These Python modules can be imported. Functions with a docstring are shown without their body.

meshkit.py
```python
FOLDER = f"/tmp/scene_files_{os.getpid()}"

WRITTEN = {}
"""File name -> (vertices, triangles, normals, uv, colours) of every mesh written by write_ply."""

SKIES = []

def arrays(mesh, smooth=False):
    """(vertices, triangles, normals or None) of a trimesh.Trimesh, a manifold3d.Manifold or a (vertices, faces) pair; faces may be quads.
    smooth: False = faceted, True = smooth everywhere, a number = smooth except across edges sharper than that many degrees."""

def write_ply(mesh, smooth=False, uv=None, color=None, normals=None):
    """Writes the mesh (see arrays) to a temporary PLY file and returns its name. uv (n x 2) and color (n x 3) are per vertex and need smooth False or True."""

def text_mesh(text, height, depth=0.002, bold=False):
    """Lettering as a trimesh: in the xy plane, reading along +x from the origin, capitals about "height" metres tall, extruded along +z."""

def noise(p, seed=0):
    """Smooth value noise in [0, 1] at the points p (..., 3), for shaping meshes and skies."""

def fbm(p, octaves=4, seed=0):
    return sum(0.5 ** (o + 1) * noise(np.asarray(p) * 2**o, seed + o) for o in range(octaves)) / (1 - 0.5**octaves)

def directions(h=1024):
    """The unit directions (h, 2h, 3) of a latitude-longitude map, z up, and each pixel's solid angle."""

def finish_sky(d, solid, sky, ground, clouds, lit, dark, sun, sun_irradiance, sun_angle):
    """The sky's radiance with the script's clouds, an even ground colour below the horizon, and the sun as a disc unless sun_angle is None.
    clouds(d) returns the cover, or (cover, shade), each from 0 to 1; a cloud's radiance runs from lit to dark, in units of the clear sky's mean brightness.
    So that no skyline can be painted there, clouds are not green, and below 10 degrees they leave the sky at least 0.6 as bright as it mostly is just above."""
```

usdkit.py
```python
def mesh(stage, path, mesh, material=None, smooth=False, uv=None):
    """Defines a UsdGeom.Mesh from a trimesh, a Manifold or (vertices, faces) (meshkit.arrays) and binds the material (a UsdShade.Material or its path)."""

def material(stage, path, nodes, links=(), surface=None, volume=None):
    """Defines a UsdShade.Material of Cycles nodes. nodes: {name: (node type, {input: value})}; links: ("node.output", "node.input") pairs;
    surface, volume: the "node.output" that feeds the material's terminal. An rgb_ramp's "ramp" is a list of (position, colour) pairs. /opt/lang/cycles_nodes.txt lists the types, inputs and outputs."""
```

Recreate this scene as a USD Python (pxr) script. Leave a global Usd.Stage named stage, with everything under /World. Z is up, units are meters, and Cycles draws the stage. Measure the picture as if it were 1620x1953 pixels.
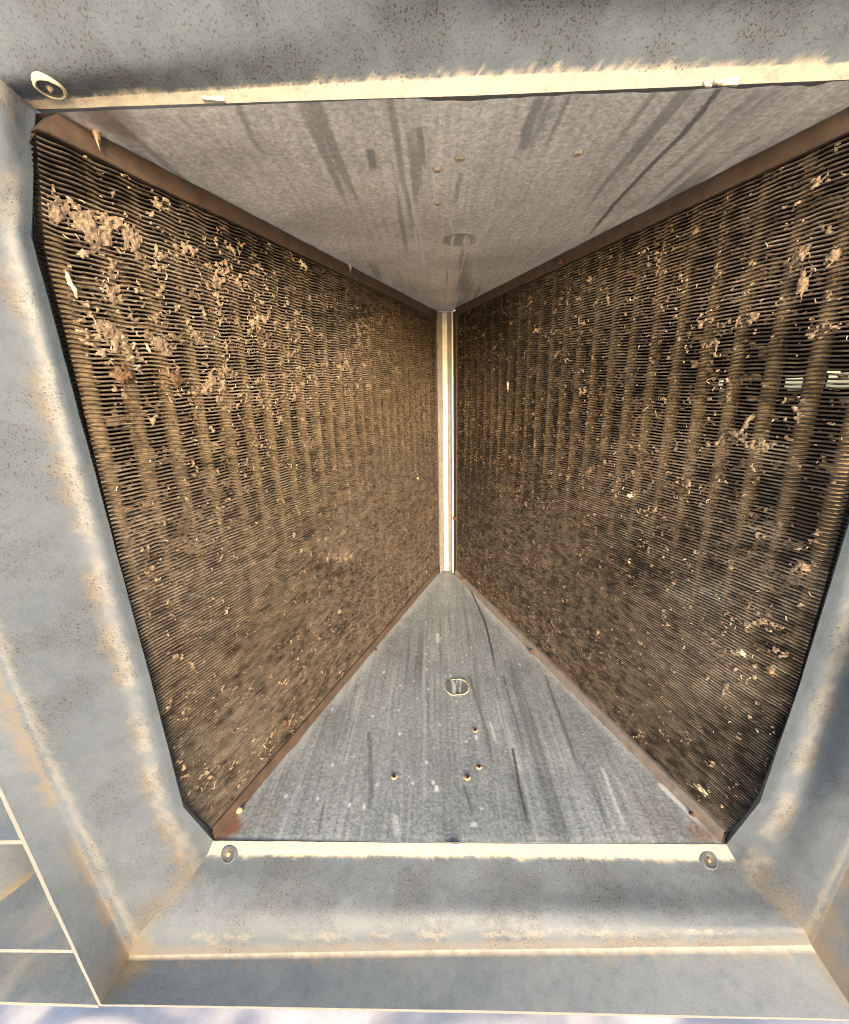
import math, random
import numpy as np, trimesh, usdkit
from meshkit import fbm, noise
from pxr import Gf, Sdf, Usd, UsdGeom, UsdLux, UsdShade, Vt
from scipy import ndimage

random.seed(7)
rng = np.random.default_rng(7)
stage = Usd.Stage.CreateInMemory()
UsdGeom.SetStageUpAxis(stage, UsdGeom.Tokens.z)
UsdGeom.SetStageMetersPerUnit(stage, 1.0)
UsdGeom.Xform.Define(stage, "/World")
UsdGeom.Scope.Define(stage, "/World/Looks")

# ------------------------------------------------------------------ camera, sky, sun
CAM = np.array([-0.020228, -0.252486, 0.1072])
ROT = np.array([[0.99956557, 0.01470513, 0.02554284], [0.02054567, 0.27371545, -0.96159125], [-0.0211318, 0.9616983, 0.27329441]])
FPX = 784.418                       # focal length in pixels of the 1620-pixel-wide photograph
EXPOSURE = 1.7
SUN_EL, SUN_AZ = math.radians(13), math.radians(6)       # a low, soft sun behind the camera, a little to its right
SUN_I, SUN_ANGLE, SKY = 0.2, 12.0, 0.15
cam = UsdGeom.Camera.Define(stage, "/World/camera")
cam.CreateHorizontalApertureAttr(36.0)
cam.CreateVerticalApertureAttr(36.0 * 1024 / 849)
cam.CreateFocalLengthAttr(FPX / 1620 * 36.0)
cam.CreateClippingRangeAttr(Gf.Vec2f(0.01, 500))
cam.CreateExposureAttr(EXPOSURE)
m4 = np.eye(4)
m4[:3, :3] = ROT.T
m4[3, :3] = CAM
cam.AddTransformOp().Set(Gf.Matrix4d(*m4.ravel().tolist()))
to_sun = np.array([math.sin(SUN_AZ) * math.cos(SUN_EL), -math.cos(SUN_AZ) * math.cos(SUN_EL), math.sin(SUN_EL)])
sky_m = usdkit.material(stage, "/World/Looks/sky", {
    "s": ("sky_texture", {"sky_type": "single_scattering", "sun_disc": False, "sun_elevation": SUN_EL, "sun_rotation": math.atan2(to_sun[0], to_sun[1]), "aerosol_density": 2.0}),
    "b": ("background_shader", {"strength": SKY})}, [("s.color", "b.color")], surface="b.background")
dome = UsdLux.DomeLight.Define(stage, "/World/sky")
UsdShade.MaterialBindingAPI.Apply(dome.GetPrim()).Bind(sky_m)
sun = UsdLux.DistantLight.Define(stage, "/World/sun")
sun.CreateIntensityAttr(SUN_I)
sun.CreateAngleAttr(SUN_ANGLE)
sun.CreateNormalizeAttr(True)
sun.CreateColorAttr(Gf.Vec3f(1.0, 0.97, 0.92))
zx = np.cross([0, 0, 1.0], to_sun); zx /= np.linalg.norm(zx)
zy = np.cross(to_sun, zx)
m4 = np.eye(4); m4[0, :3], m4[1, :3], m4[2, :3] = zx, zy, to_sun
sun.AddTransformOp().Set(Gf.Matrix4d(*m4.ravel().tolist()))

# ------------------------------------------------------------------ helpers
W, H, L = 0.425762, 0.583309, 0.5          # mouth width, depth to the meeting line of the two coils, height
USED = {}


def name_at(parent, name):
    k = (parent, name)
    n = USED.get(k, 0)
    USED[k] = n + 1
    return f"{parent}/{name}" + (f"_{n:03d}" if n else "")


def tag(p, label=None, cat=None, group=None, kind=None):
    p = p.GetPrim()
    for k, v in (("label", label), ("category", cat), ("group", group), ("kind", kind)):
        if v:
            p.SetCustomDataByKey(k, v)
    return p


def thing(name, label, cat, group=None, loc=None):
    x = UsdGeom.Xform.Define(stage, name_at("/World", name))
    if loc is not None:
        x.AddTranslateOp().Set(Gf.Vec3d(*map(float, loc)))
    tag(x, label, cat, group)
    return str(x.GetPath())


def obj(name, mesh, mat, parent="/World", smooth=False, attr=None):
    """One mesh prim; attr is an n x 3 array of wear masks per vertex."""
    m = usdkit.mesh(stage, name_at(parent, name), mesh, mat, smooth=smooth)
    if attr is not None:
        UsdGeom.PrimvarsAPI(m).CreatePrimvar("wear", Sdf.ValueTypeNames.Color3fArray, "vertex").Set(Vt.Vec3fArray.FromNumpy(np.asarray(attr, np.float32)))
    return m


def ray(u, v):
    return ROT @ np.array([(u - 810) / FPX, -(v - 976.5) / FPX, -1.0])


def at(u, v, axis, val):
    """The point of the photograph's view line that lies on a plane of the unit."""
    d = ray(u, v)
    return CAM + d * (val - CAM[axis]) / d[axis]


def pix(p):
    """Where a point of the unit stands in the survey photograph (only used to read off how dirty and how shaded each spot is)."""
    c = (np.asarray(p) - CAM) @ ROT
    return np.stack([810 + FPX * c[..., 0] / -c[..., 2], 976.5 - FPX * c[..., 1] / -c[..., 2]], -1)


def grid_faces(n, m):
    i, j = np.meshgrid(np.arange(n - 1), np.arange(m - 1), indexing="ij")
    a = (i * m + j).ravel()
    return np.stack([a, a + 1, a + m + 1, a + m], 1)


def sm(a, b, x):
    t = np.clip((x - a) / (b - a), 0, 1)
    return t * t * (3 - 2 * t)


def join(parts):
    vs, fs, n = [], [], 0
    for v, f in parts:
        f = np.asarray(f)
        if f.shape[1] == 4:
            f = np.vstack([f[:, [0, 1, 2]], f[:, [0, 2, 3]]])
        vs.append(v); fs.append(f + n); n += len(v)
    return np.vstack(vs), np.vstack(fs)


# ------------------------------------------------------------------ materials
def M(name, nodes, links, surface="p.BSDF"):
    return usdkit.material(stage, "/World/Looks/" + name, nodes, links, surface=surface)


def plain(name, color, rough=0.7, var=0.35, scale=60, metal=0.0, bump=0.15, spec=0.4):
    c = np.array(color)
    return M(name, {
        "g": ("geometry", {}),
        "n": ("noise_texture", {"scale": scale, "detail": 5, "roughness": 0.65}),
        "n2": ("noise_texture", {"scale": scale * 7, "detail": 3}),
        "r": ("rgb_ramp", {"ramp": [(0.3, c * (1 - var)), (0.5, c), (0.72, np.minimum(c * (1 + var), 0.92))]}),
        "b": ("bump", {"strength": bump, "distance": 0.001}),
        "p": ("principled_bsdf", {"roughness": rough, "metallic": metal, "specular_ior_level": spec})},
        [("g.position", "n.vector"), ("g.position", "n2.vector"), ("n.fac", "r.fac"), ("r.color", "p.base_color"), ("n2.fac", "b.height"), ("b.normal", "p.normal")])


# painted fibreglass: wear.r = paint rubbed through to pale laminate, wear.g = tan dirt, wear.b = dirt specks and slope darkening
frp = M("painted_fibreglass", {
    "g": ("geometry", {}), "w": ("attribute", {"attribute": "wear"}), "s": ("separate_color", {}),
    "n1": ("noise_texture", {"scale": 26, "detail": 6, "roughness": 0.6}),
    "n2": ("noise_texture", {"scale": 950, "detail": 2, "roughness": 0.5}),
    "n3": ("noise_texture", {"scale": 900, "detail": 2}),
    "n4": ("noise_texture", {"scale": 130, "detail": 6, "roughness": 0.75}),
    "base": ("rgb_ramp", {"ramp": [(0.3, (0.070, 0.086, 0.109)), (0.5, (0.080, 0.097, 0.121)), (0.7, (0.091, 0.108, 0.132))]}),
    "speck": ("map_range", {"from_min": 0.56, "from_max": 0.70, "to_min": 0, "to_max": 1, "clamp": True}),
    "speckm": ("math", {"math_type": "multiply"}),
    "mott": ("rgb_ramp", {"ramp": [(0.36, (0.84, 0.84, 0.83)), (0.5, (1, 1, 1)), (0.66, (1.06, 1.06, 1.05))]}),
    "mm": ("mix_color", {"blend_type": "multiply", "fac": 0.75, "use_clamp": False}),
    "mdirt": ("mix_color", {"b": (0.135, 0.110, 0.082)}), "mcream": ("mix_color", {"b": (0.31, 0.275, 0.22)}), "mspeck": ("mix_color", {"b": (0.028, 0.026, 0.023)}),
    "gr": ("map_range", {"from_min": 0.5, "from_max": 2.0, "to_min": 0, "to_max": 0.5, "clamp": True}), "mgr": ("mix_color", {"b": (0.036, 0.035, 0.035)}), "spc": ("clamp", {"min": 0, "max": 1}),
    "bump": ("bump", {"strength": 0.16, "distance": 0.0006}), "bump2": ("bump", {"strength": 0.2, "distance": 0.003}),
    "ro": ("map_range", {"from_min": 0.3, "from_max": 0.7, "to_min": 0.38, "to_max": 0.62, "clamp": True}),
    "p": ("principled_bsdf", {"specular_ior_level": 0.5})},
    [("g.position", f"n{k}.vector") for k in (1, 2, 3, 4)] + [("w.color", "s.color"), ("n1.fac", "base.fac"), ("n2.fac", "speck.value"), ("speck.result", "speckm.value1"), ("s.b", "speckm.value2"), ("s.b", "gr.value"), ("gr.result", "mgr.fac"),
     ("n4.fac", "mott.fac"), ("base.color", "mm.a"), ("mott.color", "mm.b"), ("mm.result", "mgr.a"), ("mgr.result", "mdirt.a"), ("s.g", "mdirt.fac"), ("mdirt.result", "mcream.a"), ("s.r", "mcream.fac"), ("mcream.result", "mspeck.a"), ("speckm.value", "spc.value"), ("spc.result", "mspeck.fac"),
     ("mspeck.result", "p.base_color"), ("n1.fac", "bump2.height"), ("n3.fac", "bump.height"), ("bump2.normal", "bump.normal"), ("bump.normal", "p.normal"), ("n4.fac", "ro.value"), ("ro.result", "p.roughness")])

# galvanised end sheets: wear.r = dark water runs, wear.g = chalky deposits, wear.b = rust / warm dust
def sheet_mat(name, ramp, chalky, run, mottle):
    return M(name, {
    "g": ("geometry", {}), "w": ("attribute", {"attribute": "wear"}), "s": ("separate_color", {}),
    "n1": ("noise_texture", {"scale": 330, "detail": 4, "roughness": 0.7}), "n2": ("noise_texture", {"scale": 14, "detail": 5}),
    "mp": ("mapping", {"scale": (260, 7, 60)}), "n3": ("noise_texture", {"scale": 1, "detail": 4, "roughness": 0.6}),
    "base": ("rgb_ramp", {"ramp": ramp}),
    "st": ("rgb_ramp", {"ramp": [(0.32, (0.58, 0.6, 0.62)), (0.5, (1, 1, 1)), (0.68, (1.22, 1.22, 1.22))]}),
    "big": ("rgb_ramp", {"ramp": [(0.36, (0.80, 0.80, 0.80)), (0.5, (1, 1, 1)), (0.64, (1.14, 1.13, 1.11))]}), "mb": ("mix_color", {"blend_type": "multiply", "fac": 0.9, "use_clamp": False}),
    "mm": ("mix_color", {"blend_type": "multiply", "fac": run, "use_clamp": False}),
    "md": ("mix_color", {"b": mottle}), "mc": ("mix_color", {"b": chalky}), "mr": ("mix_color", {"b": (0.20, 0.085, 0.04)}),
    "bump": ("bump", {"strength": 0.35, "distance": 0.0012}),
    "p": ("principled_bsdf", {"roughness": 0.42, "metallic": 0.15, "specular_ior_level": 0.5})},
    [("g.position", "n1.vector"), ("g.position", "n2.vector"), ("g.position", "mp.vector"), ("mp.vector", "n3.vector"), ("w.color", "s.color"), ("n1.fac", "base.fac"), ("n3.fac", "st.fac"),
     ("base.color", "mm.a"), ("st.color", "mm.b"), ("n2.fac", "big.fac"), ("mm.result", "mb.a"), ("big.color", "mb.b"), ("mb.result", "mc.a"), ("s.g", "mc.fac"), ("mc.result", "md.a"), ("s.r", "md.fac"), ("md.result", "mr.a"), ("s.b", "mr.fac"), ("mr.result", "p.base_color"),
     ("n1.fac", "bump.height"), ("bump.normal", "p.normal")])


sheet_top = sheet_mat("bounce_tinted_weathered_sheet", [(0.34, (0.48, 0.46, 0.435)), (0.5, (0.67, 0.645, 0.61)), (0.66, (0.86, 0.83, 0.79))], (0.82, 0.80, 0.80), 0.35, (0.17, 0.17, 0.175))  # ground bounce painted in: warmer and paler than the lower sheet
sheet_low = sheet_mat("sky_tinted_weathered_sheet", [(0.34, (0.165, 0.185, 0.198)), (0.5, (0.235, 0.26, 0.277)), (0.66, (0.33, 0.355, 0.37))], (0.64, 0.67, 0.70), 0.5, (0.06, 0.066, 0.072))  # bluish sky light painted in, on a darker copy of the sheet

# dusty fins: wear is the fin colour there, with shade painted in
fin_m = M("dusty_fin", {
    "g": ("geometry", {}), "w": ("attribute", {"attribute": "wear"}), "o": ("object_info", {}),
    "n": ("noise_texture", {"scale": 520, "detail": 4, "roughness": 0.7}),
    "r": ("rgb_ramp", {"ramp": [(0.32, (0.5, 0.47, 0.45)), (0.5, (1, 1, 1)), (0.68, (1.45, 1.42, 1.36))]}),
    "m": ("mix_color", {"blend_type": "multiply", "fac": 1.0, "use_clamp": False}),
    "b": ("bump", {"strength": 0.4, "distance": 0.0006}),
    "p": ("principled_bsdf", {"roughness": 0.85, "specular_ior_level": 0.2})},
    [("g.position", "n.vector"), ("n.fac", "r.fac"), ("w.color", "m.a"), ("r.color", "m.b"), ("m.result", "p.base_color"), ("n.fac", "b.height"), ("b.normal", "p.normal")])
crust_m = fin_m
tube_m = plain("stained_copper_tube", (0.27, 0.198, 0.12), 0.6, 0.45, 90)
mat_m = plain("packed_dirt", (0.02, 0.015, 0.011), 0.9, 0.5, 120)  # kept near black to deepen the darkness between the tubes
strip_m = plain("rust_brown_casing", (0.072, 0.049, 0.036), 0.55, 0.35, 70, bump=0.2)
strip2_m = plain("grey_brown_casing", (0.16, 0.14, 0.13), 0.55, 0.3, 70, bump=0.2)
rust_m = plain("rusty_screw", (0.095, 0.04, 0.024), 0.85, 0.6, 500, bump=0.5)
tanscrew_m = plain("dirty_screw", (0.42, 0.29, 0.18), 0.7, 0.4, 400, bump=0.3)
white_m = plain("white_channel", (0.58, 0.56, 0.50), 0.5, 0.2, 60)
darkmetal_m = plain("dull_channel_side", (0.17, 0.145, 0.125), 0.6, 0.25, 90)
pale_m = plain("pale_shred", (0.52, 0.45, 0.32), 0.8, 0.25, 200)
tan_m = plain("tan_shred", (0.33, 0.24, 0.16), 0.85, 0.4, 260)
brown_m = plain("brown_fluff", (0.13, 0.085, 0.055), 0.95, 0.5, 200)
cream_m = plain("raw_laminate", (0.44, 0.38, 0.28), 0.7, 0.3, 400)
hole_m = plain("dark_hole", (0.02, 0.018, 0.015), 0.8, 0.3, 100)
grommet_m = plain("grey_recess", (0.06, 0.06, 0.06), 0.5, 0.4, 300)
disc_m = plain("dark_disc", (0.13, 0.13, 0.135), 0.45, 0.5, 220)
plastic_m = plain("pale_plastic_sheet", (0.34, 0.34, 0.40), 0.35, 0.12, 30)
ground_m = plain("pale_concrete", (0.66, 0.61, 0.55), 0.9, 0.12, 3)

# ------------------------------------------------------------------ ground
gm = trimesh.creation.box([240, 240, 0.2])
gm.apply_translation([0, 0, -1.2])
tag(obj("ground", gm, ground_m), "pale concrete ground under the unit", "ground", kind="structure")

# ------------------------------------------------------------------ fibreglass frame
frame = thing("intake_frame", "grey painted fibreglass frame with worn cream edges around the V of coils", "frame")


RIM = -0.072


def P(seq):
    return np.array([at(u, v, 1, y) for u, v, y in seq])


BL = P([(407, 1604, 0), (396, 1631, -.004), (362, 1681, -.02), (305, 1738, -.033), (262, 1785, -.042), (247, 1824, -.0455), (193, 1916, RIM)])
BR = P([(1386, 1611, 0), (1402, 1640, -.004), (1448, 1695, -.02), (1495, 1737, -.033), (1536, 1773, -.042), (1548, 1803, -.0455), (1640, 1945, RIM)])
BM = P([(900, 1609, 0), (900, 1633, -.003), (900, 1686, -.018), (900, 1737, -.033), (900, 1780, -.041), (900, 1813, -.0445), (900, 1927, RIM)])
mir = np.array([1.03, 1, -1])
TL = BL * mir
TL[:3] = P([(68, 207, 0), (48, 190, -.004), (0, 150, -.018)])
TR = BR * mir
TM = BM * np.array([1, 1, -1])
TM[:2] = P([(900, 182, 0), (900, 143, -.003)])
TR[0] = at(1745, 146, 1, 0)
TR[1] = at(1765, 112, 1, -.004)
L1 = P([(350, 1540, -.0175), (326, 1540, -.0240), (290, 1540, -.0275), (210, 1540, -.043), (140, 1540, -.056), (112, 1540, -.058), (19, 1540, RIM)])
L2 = P([(288, 1300, -.0175), (264, 1300, -.0240), (230, 1300, -.0275), (125, 1300, -.048), (30, 1300, -.064), (3, 1300, -.066), (-93, 1300, RIM)])
L3 = P([(60, 450, -.0175), (36, 450, -.0240), (0, 450, -.0275), (-160, 450, -.048), (-300, 450, -.064), (-345, 450, -.066), (-450, 450, RIM)])
R1 = P([(1450, 1530, -.0175), (1480, 1530, -.0240), (1522, 1530, -.0275), (1585, 1530, -.043), (1655, 1530, -.056), (1675, 1530, -.058), (1760, 1530, RIM)])
R2 = P([(1528, 1300, -.0175), (1560, 1300, -.0240), (1602, 1300, -.0275), (1670, 1300, -.048), (1738, 1300, -.064), (1762, 1300, -.066), (1850, 1300, RIM)])
R3 = L3 * np.array([-1.0, 1, 1]) + np.array([.004, 0, 0])
OUT = {"BL": np.array([-.7, 0, -.7]), "BR": np.array([.7, 0, -.7]), "TL": np.array([-.7, 0, .7]), "TR": np.array([.7, 0, .7])}


def rail(name, stations, counts, out0, outm, out1, seed, kind, label=None):
    """A rail between two mitres. Stations are rows of seven profile points; the profile is rounded, roughened and given a rim and a return."""
    S = np.array(stations)
    outs = np.array([out0] + [outm] * (len(S) - 2) + [out1])
    rows, oo, ts = [], [], []
    for k in range(len(S) - 1):
        n = counts[k]
        for i in range(n + (k == len(S) - 2)):
            t = i / n
            rows.append(S[k] * (1 - t) + S[k + 1] * t); oo.append(outs[k] * (1 - t) + outs[k + 1] * t); ts.append(k + t)
    G, oo = np.array(rows), np.array(oo)
    sub = 9
    q = np.linspace(0, 6, 6 * sub + 1)
    k = np.minimum(q.astype(int), 5)
    fr = (q - k)[None, :, None]
    Pp = G[:, k] * (1 - fr) + G[:, k + 1] * fr
    soft = Pp.copy()
    for _ in range(10):
        soft[:, 1:-1] = 0.25 * soft[:, :-2] + 0.5 * soft[:, 1:-1] + 0.25 * soft[:, 2:]
    keep = sm(0.0, 0.35, q) * sm(6, 5.6, q) * (1 - 0.75 * np.exp(-((q - 5) / 0.22) ** 2))
    if kind == "lip":
        keep *= 1 - 0.9 * np.exp(-((q - 1) / 0.3) ** 2)
    Pp = Pp + (soft - Pp) * keep[None, :, None]
    # hand-laid unevenness
    bumpy = (fbm(Pp * 30, 3, seed) - 0.5) * 0.0016 + (fbm(Pp * 160, 3, seed + 5) - 0.5) * 0.0004
    nrm = np.cross(np.gradient(Pp, axis=0), np.gradient(Pp, axis=1))
    nrm /= np.linalg.norm(nrm, axis=2, keepdims=True) + 1e-12
    fade = np.ones(len(G)); fade[0] = fade[-1] = 0.0; fade[1] = fade[-2] = 0.5
    Pp = Pp + nrm * (bumpy * fade[:, None])[..., None]
    n1, n2, n3 = fbm(Pp * 170, 4, seed + 11), fbm(Pp * 45, 3, seed + 12), fbm(Pp * 600, 2, seed + 13)
    Q = np.broadcast_to(q, n1.shape)
    mott = 0.72 + 0.5 * sm(.35, .65, fbm(Pp * 260, 3, seed + 14))
    jag = (n1 - 0.5) * 0.9 + (n3 - 0.5) * 0.5
    slope_dark = 0 * Q
    if kind == "lip":            # top and bottom rails
        slope_dark = sm(1.0, 1.5, Q + jag * .4) * sm(3.7, 3.0, Q + jag * .6) * (0.55 + 0.45 * sm(.35, .6, n1)) * (0.62 if G[0, 0, 2] < 0 else 0.5)  # slope faces coloured darker and mottled
        cream = sm(1.12, 0.9, Q + jag * 0.5)
        cream = np.maximum(cream, 0.3 * sm(0.22, 0.06, np.abs(Q - 4.15) + jag * 0.6) * sm(.38, .6, n2))
        dirt = sm(0.5, 0.05, np.abs(Q - 5.0 + 0.2) + jag * 0.7) * (0.35 + 0.4 * n2)
        cream = np.maximum(cream, 0.75 * sm(0.10, 0.03, np.abs(Q - 5.0) + jag * 0.12))
    else:
        cream = 0.28 * sm(0.5, 0.1, np.abs(Q - 1.5) + jag * 0.7) * sm(.2, .5, n2)
        dirt = 0.6 * sm(0.32, 0.03, np.abs(Q - 1.95) + jag * 0.6) * sm(.36, .58, n2)
        dirt = np.maximum(dirt, 0.7 * sm(0.42, 0.08, np.abs(Q - 5.0) + jag * 0.9) * sm(.3, .5, n2))
        cream = np.maximum(cream, 0.2 * sm(0.35, 0.1, np.abs(Q - 4.2) + jag * 0.7))
    ends = np.minimum(np.arange(len(G)), np.arange(len(G))[::-1])[:, None] * np.ones_like(Q)
    low = Pp[..., 2] < 0.05
    dirt = np.maximum(dirt, 0.5 * sm(4.0, 0, ends + jag * 5) * sm(1.4, 2.0, Q) * low)
    d_c = np.linalg.norm(Pp - G[0 if G[0, 0, 2] < 0 else -1, 5], axis=2)
    dirt = np.maximum(dirt, 0.95 * sm(0.03, 0.006, d_c + jag * 0.02) * low)
    speck = np.clip(0.25 + 0.75 * sm(.4, .62, n2) * ((Q < 5) & (Q > .8)) + slope_dark, 0, 2)
    wear = np.stack([np.clip(cream * mott, 0, 1), np.clip(dirt, 0, 1), speck], -1)
    parts = [(Pp.reshape(-1, 3), grid_faces(*Pp.shape[:2]))]
    attrs = [wear.reshape(-1, 3)]
    # cut rim and the sheet's outer face
    r0 = Pp[:, -1]
    wav = ((noise(r0 * 130, seed + 3) - 0.5) * 0.0008)[:, None]
    r1 = r0 + oo * (0.0031 + wav)
    r2 = Pp[:, 5 * sub + 1] + oo * 0.0035
    for a, b, cr in ((r0, r1, 0.42), (r1, r2, 0.1)):
        g = np.stack([a, b], 1)
        parts.append((g.reshape(-1, 3), grid_faces(*g.shape[:2])))
        c = cr * (0.7 + 0.6 * (fbm(g.reshape(-1, 3) * 200, 3, seed + 30) - 0.2))
        attrs.append(np.stack([np.clip(c, 0, 1), 0 * c, 0 * c + 0.3], -1))
    # return behind the inner edge
    e0 = Pp[:, 0]
    if kind == "lip":
        e1 = e0 + np.array([0, 0.009 if e0[0, 2] > 0 else 0.0010, 0]) + oo * 0.0008
        e2 = e1 + oo * 0.016
    else:
        e1 = e0 + oo * 0.0025 + np.array([0, 0.003, 0])
        e2 = e0 + oo * 0.013 + np.array([0, 0.021, 0])
    g = np.stack([e2, e1, e0], 1)
    parts.append((g.reshape(-1, 3), grid_faces(*g.shape[:2])))
    attrs.append(np.tile([[0.2, 0.1, 0.3]], (g.shape[0] * 3, 1)))
    o = obj(name, join(parts), frp, frame, smooth=True, attr=np.vstack(attrs))
    tag(o, label)
    return Pp


dn, upv, lf, rt = np.array([0, 0, -1.0]), np.array([0, 0, 1.0]), np.array([-1.0, 0, 0]), np.array([1.0, 0, 0])
bot = rail("bottom_rail", [BL, BM, BR], [110, 110], OUT["BL"], dn, OUT["BR"], 20, "lip", "bottom rail with thin cream lip and dirty groove")
top = rail("top_rail", [TL, TM, TR], [150, 150], OUT["TL"], upv, OUT["TR"], 40, "lip", "top rail with broad worn cream lip")
lef = rail("side_rail", [BL, L1, L2, L3, TL], [16, 50, 130, 20], OUT["BL"], lf, OUT["TL"], 60, "side", "left side rail with tan dirt along its ridges")
rig = rail("side_rail", [BR, R1, R2, R3, TR], [16, 50, 130, 20], OUT["BR"], rt, OUT["TR"], 80, "side", "right side rail, bluish grey with a pale ridge")


def slab(x0, x1, y0, y1, z, th, seed, nx=40, ny=14, tilt=0.0):
    x, y = np.meshgrid(np.linspace(x0, x1, nx), np.linspace(y0, y1, ny), indexing="ij")
    zz = z + 0.3 * (y - RIM) + tilt * (x - x1) + (fbm(np.stack([x, y, 0 * x], -1) * 30, 3, seed) - 0.5) * 0.0016
    t = np.stack([x, y, zz], -1)
    b = t - np.array([0, 0, th])
    parts, at_ = [(t.reshape(-1, 3), grid_faces(nx, ny))], []
    n = fbm(t * 90, 4, seed + 1)
    d = 0.5 * sm(.55, .7, n) + 0.7 * sm(0.012, 0.0, y - y1 + 0.012 + (n - .5) * .02) * 0
    at_.append(np.stack([0.2 * sm(.5, .7, fbm(t * 50, 3, seed + 2)), d * 0.5, 0.3 + 0 * n], -1).reshape(-1, 3))
    f = np.stack([b[:, 0], t[:, 0]], 1)
    parts.append((f.reshape(-1, 3), grid_faces(nx, 2)[:, ::-1]))
    c = 0.36 + 0.5 * (fbm(f * 200, 3, seed + 4).ravel() - 0.3)
    at_.append(np.stack([np.clip(c, 0, 1), 0 * c + .05, 0 * c + .2], -1))
    parts.append((b.reshape(-1, 3), grid_faces(nx, ny)[:, ::-1]))
    at_.append(np.tile([[0.0, 0.1, 0.3]], (nx * ny, 1)))
    return join(parts), np.vstack(at_)


def rim_x(z):
    r = lef[:, -1]
    o_ = np.argsort(r[:, 2])
    return float(np.interp(z, r[o_, 2], r[o_, 0]))


for z, s, tl in ((at(25, 1604, 1, RIM)[2], 101, 0.02), (at(70, 1812, 1, RIM)[2], 102, 0.01), (at(100, 1916, 1, RIM)[2], 103, -0.02)):
    me, a = slab(-0.62, rim_x(z) - 0.0028, RIM + 0.0002, 0.03, z, 0.0032, s, tilt=tl)
    obj("shelf", me, frp, frame, smooth=True, attr=a)
# curved wall of the neighbouring cell, standing between two shelves
zz1, zz0 = at(25, 1604, 1, RIM)[2] - .0032, at(70, 1812, 1, RIM)[2] + 0.3 * (-0.04 - RIM) - 0.002
foot = np.array([at(-160, 1790, 2, zz0), at(-80, 1757, 2, zz0), at(0, 1718, 2, zz0), at(40, 1694, 2, zz0), at(70, 1672, 2, zz0), at(110, 1640, 2, zz0)])
tt = np.linspace(0, len(foot) - 1, 40)
fx = np.stack([np.interp(tt, range(len(foot)), foot[:, k]) for k in range(3)], 1)
fx[:, 2] -= 0.004
fx[:, :2] = ndimage.gaussian_filter1d(fx[:, :2], 3, axis=0, mode="nearest")
g = np.stack([fx + np.array([0, 0, h]) for h in np.linspace(0, zz1 - zz0 + 0.02, 16)], 1)
n = fbm(g * 120, 4, 9)
hh = (g[..., 2] - zz0)
a = np.stack([0 * n, 0.9 * sm(0.012, 0.0, hh + (n - .5) * .02) + .12, 0.4 + 0 * n], -1)
obj("cell_wall", (g.reshape(-1, 3), grid_faces(*g.shape[:2])), frp, frame, smooth=True, attr=a.reshape(-1, 3))


def frame_to(nrm):
    nrm = nrm / np.linalg.norm(nrm)
    a = np.cross(nrm, [0, 0, 1.0])
    if np.linalg.norm(a) < 1e-3:
        a = np.array([1.0, 0, 0])
    a /= np.linalg.norm(a)
    T = np.eye(4); T[:3, 0], T[:3, 1], T[:3, 2] = a, np.cross(nrm, a), nrm
    return T


def lathe(profile, seg=28):
    return trimesh.creation.revolve(np.array(profile), sections=seg)


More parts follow.
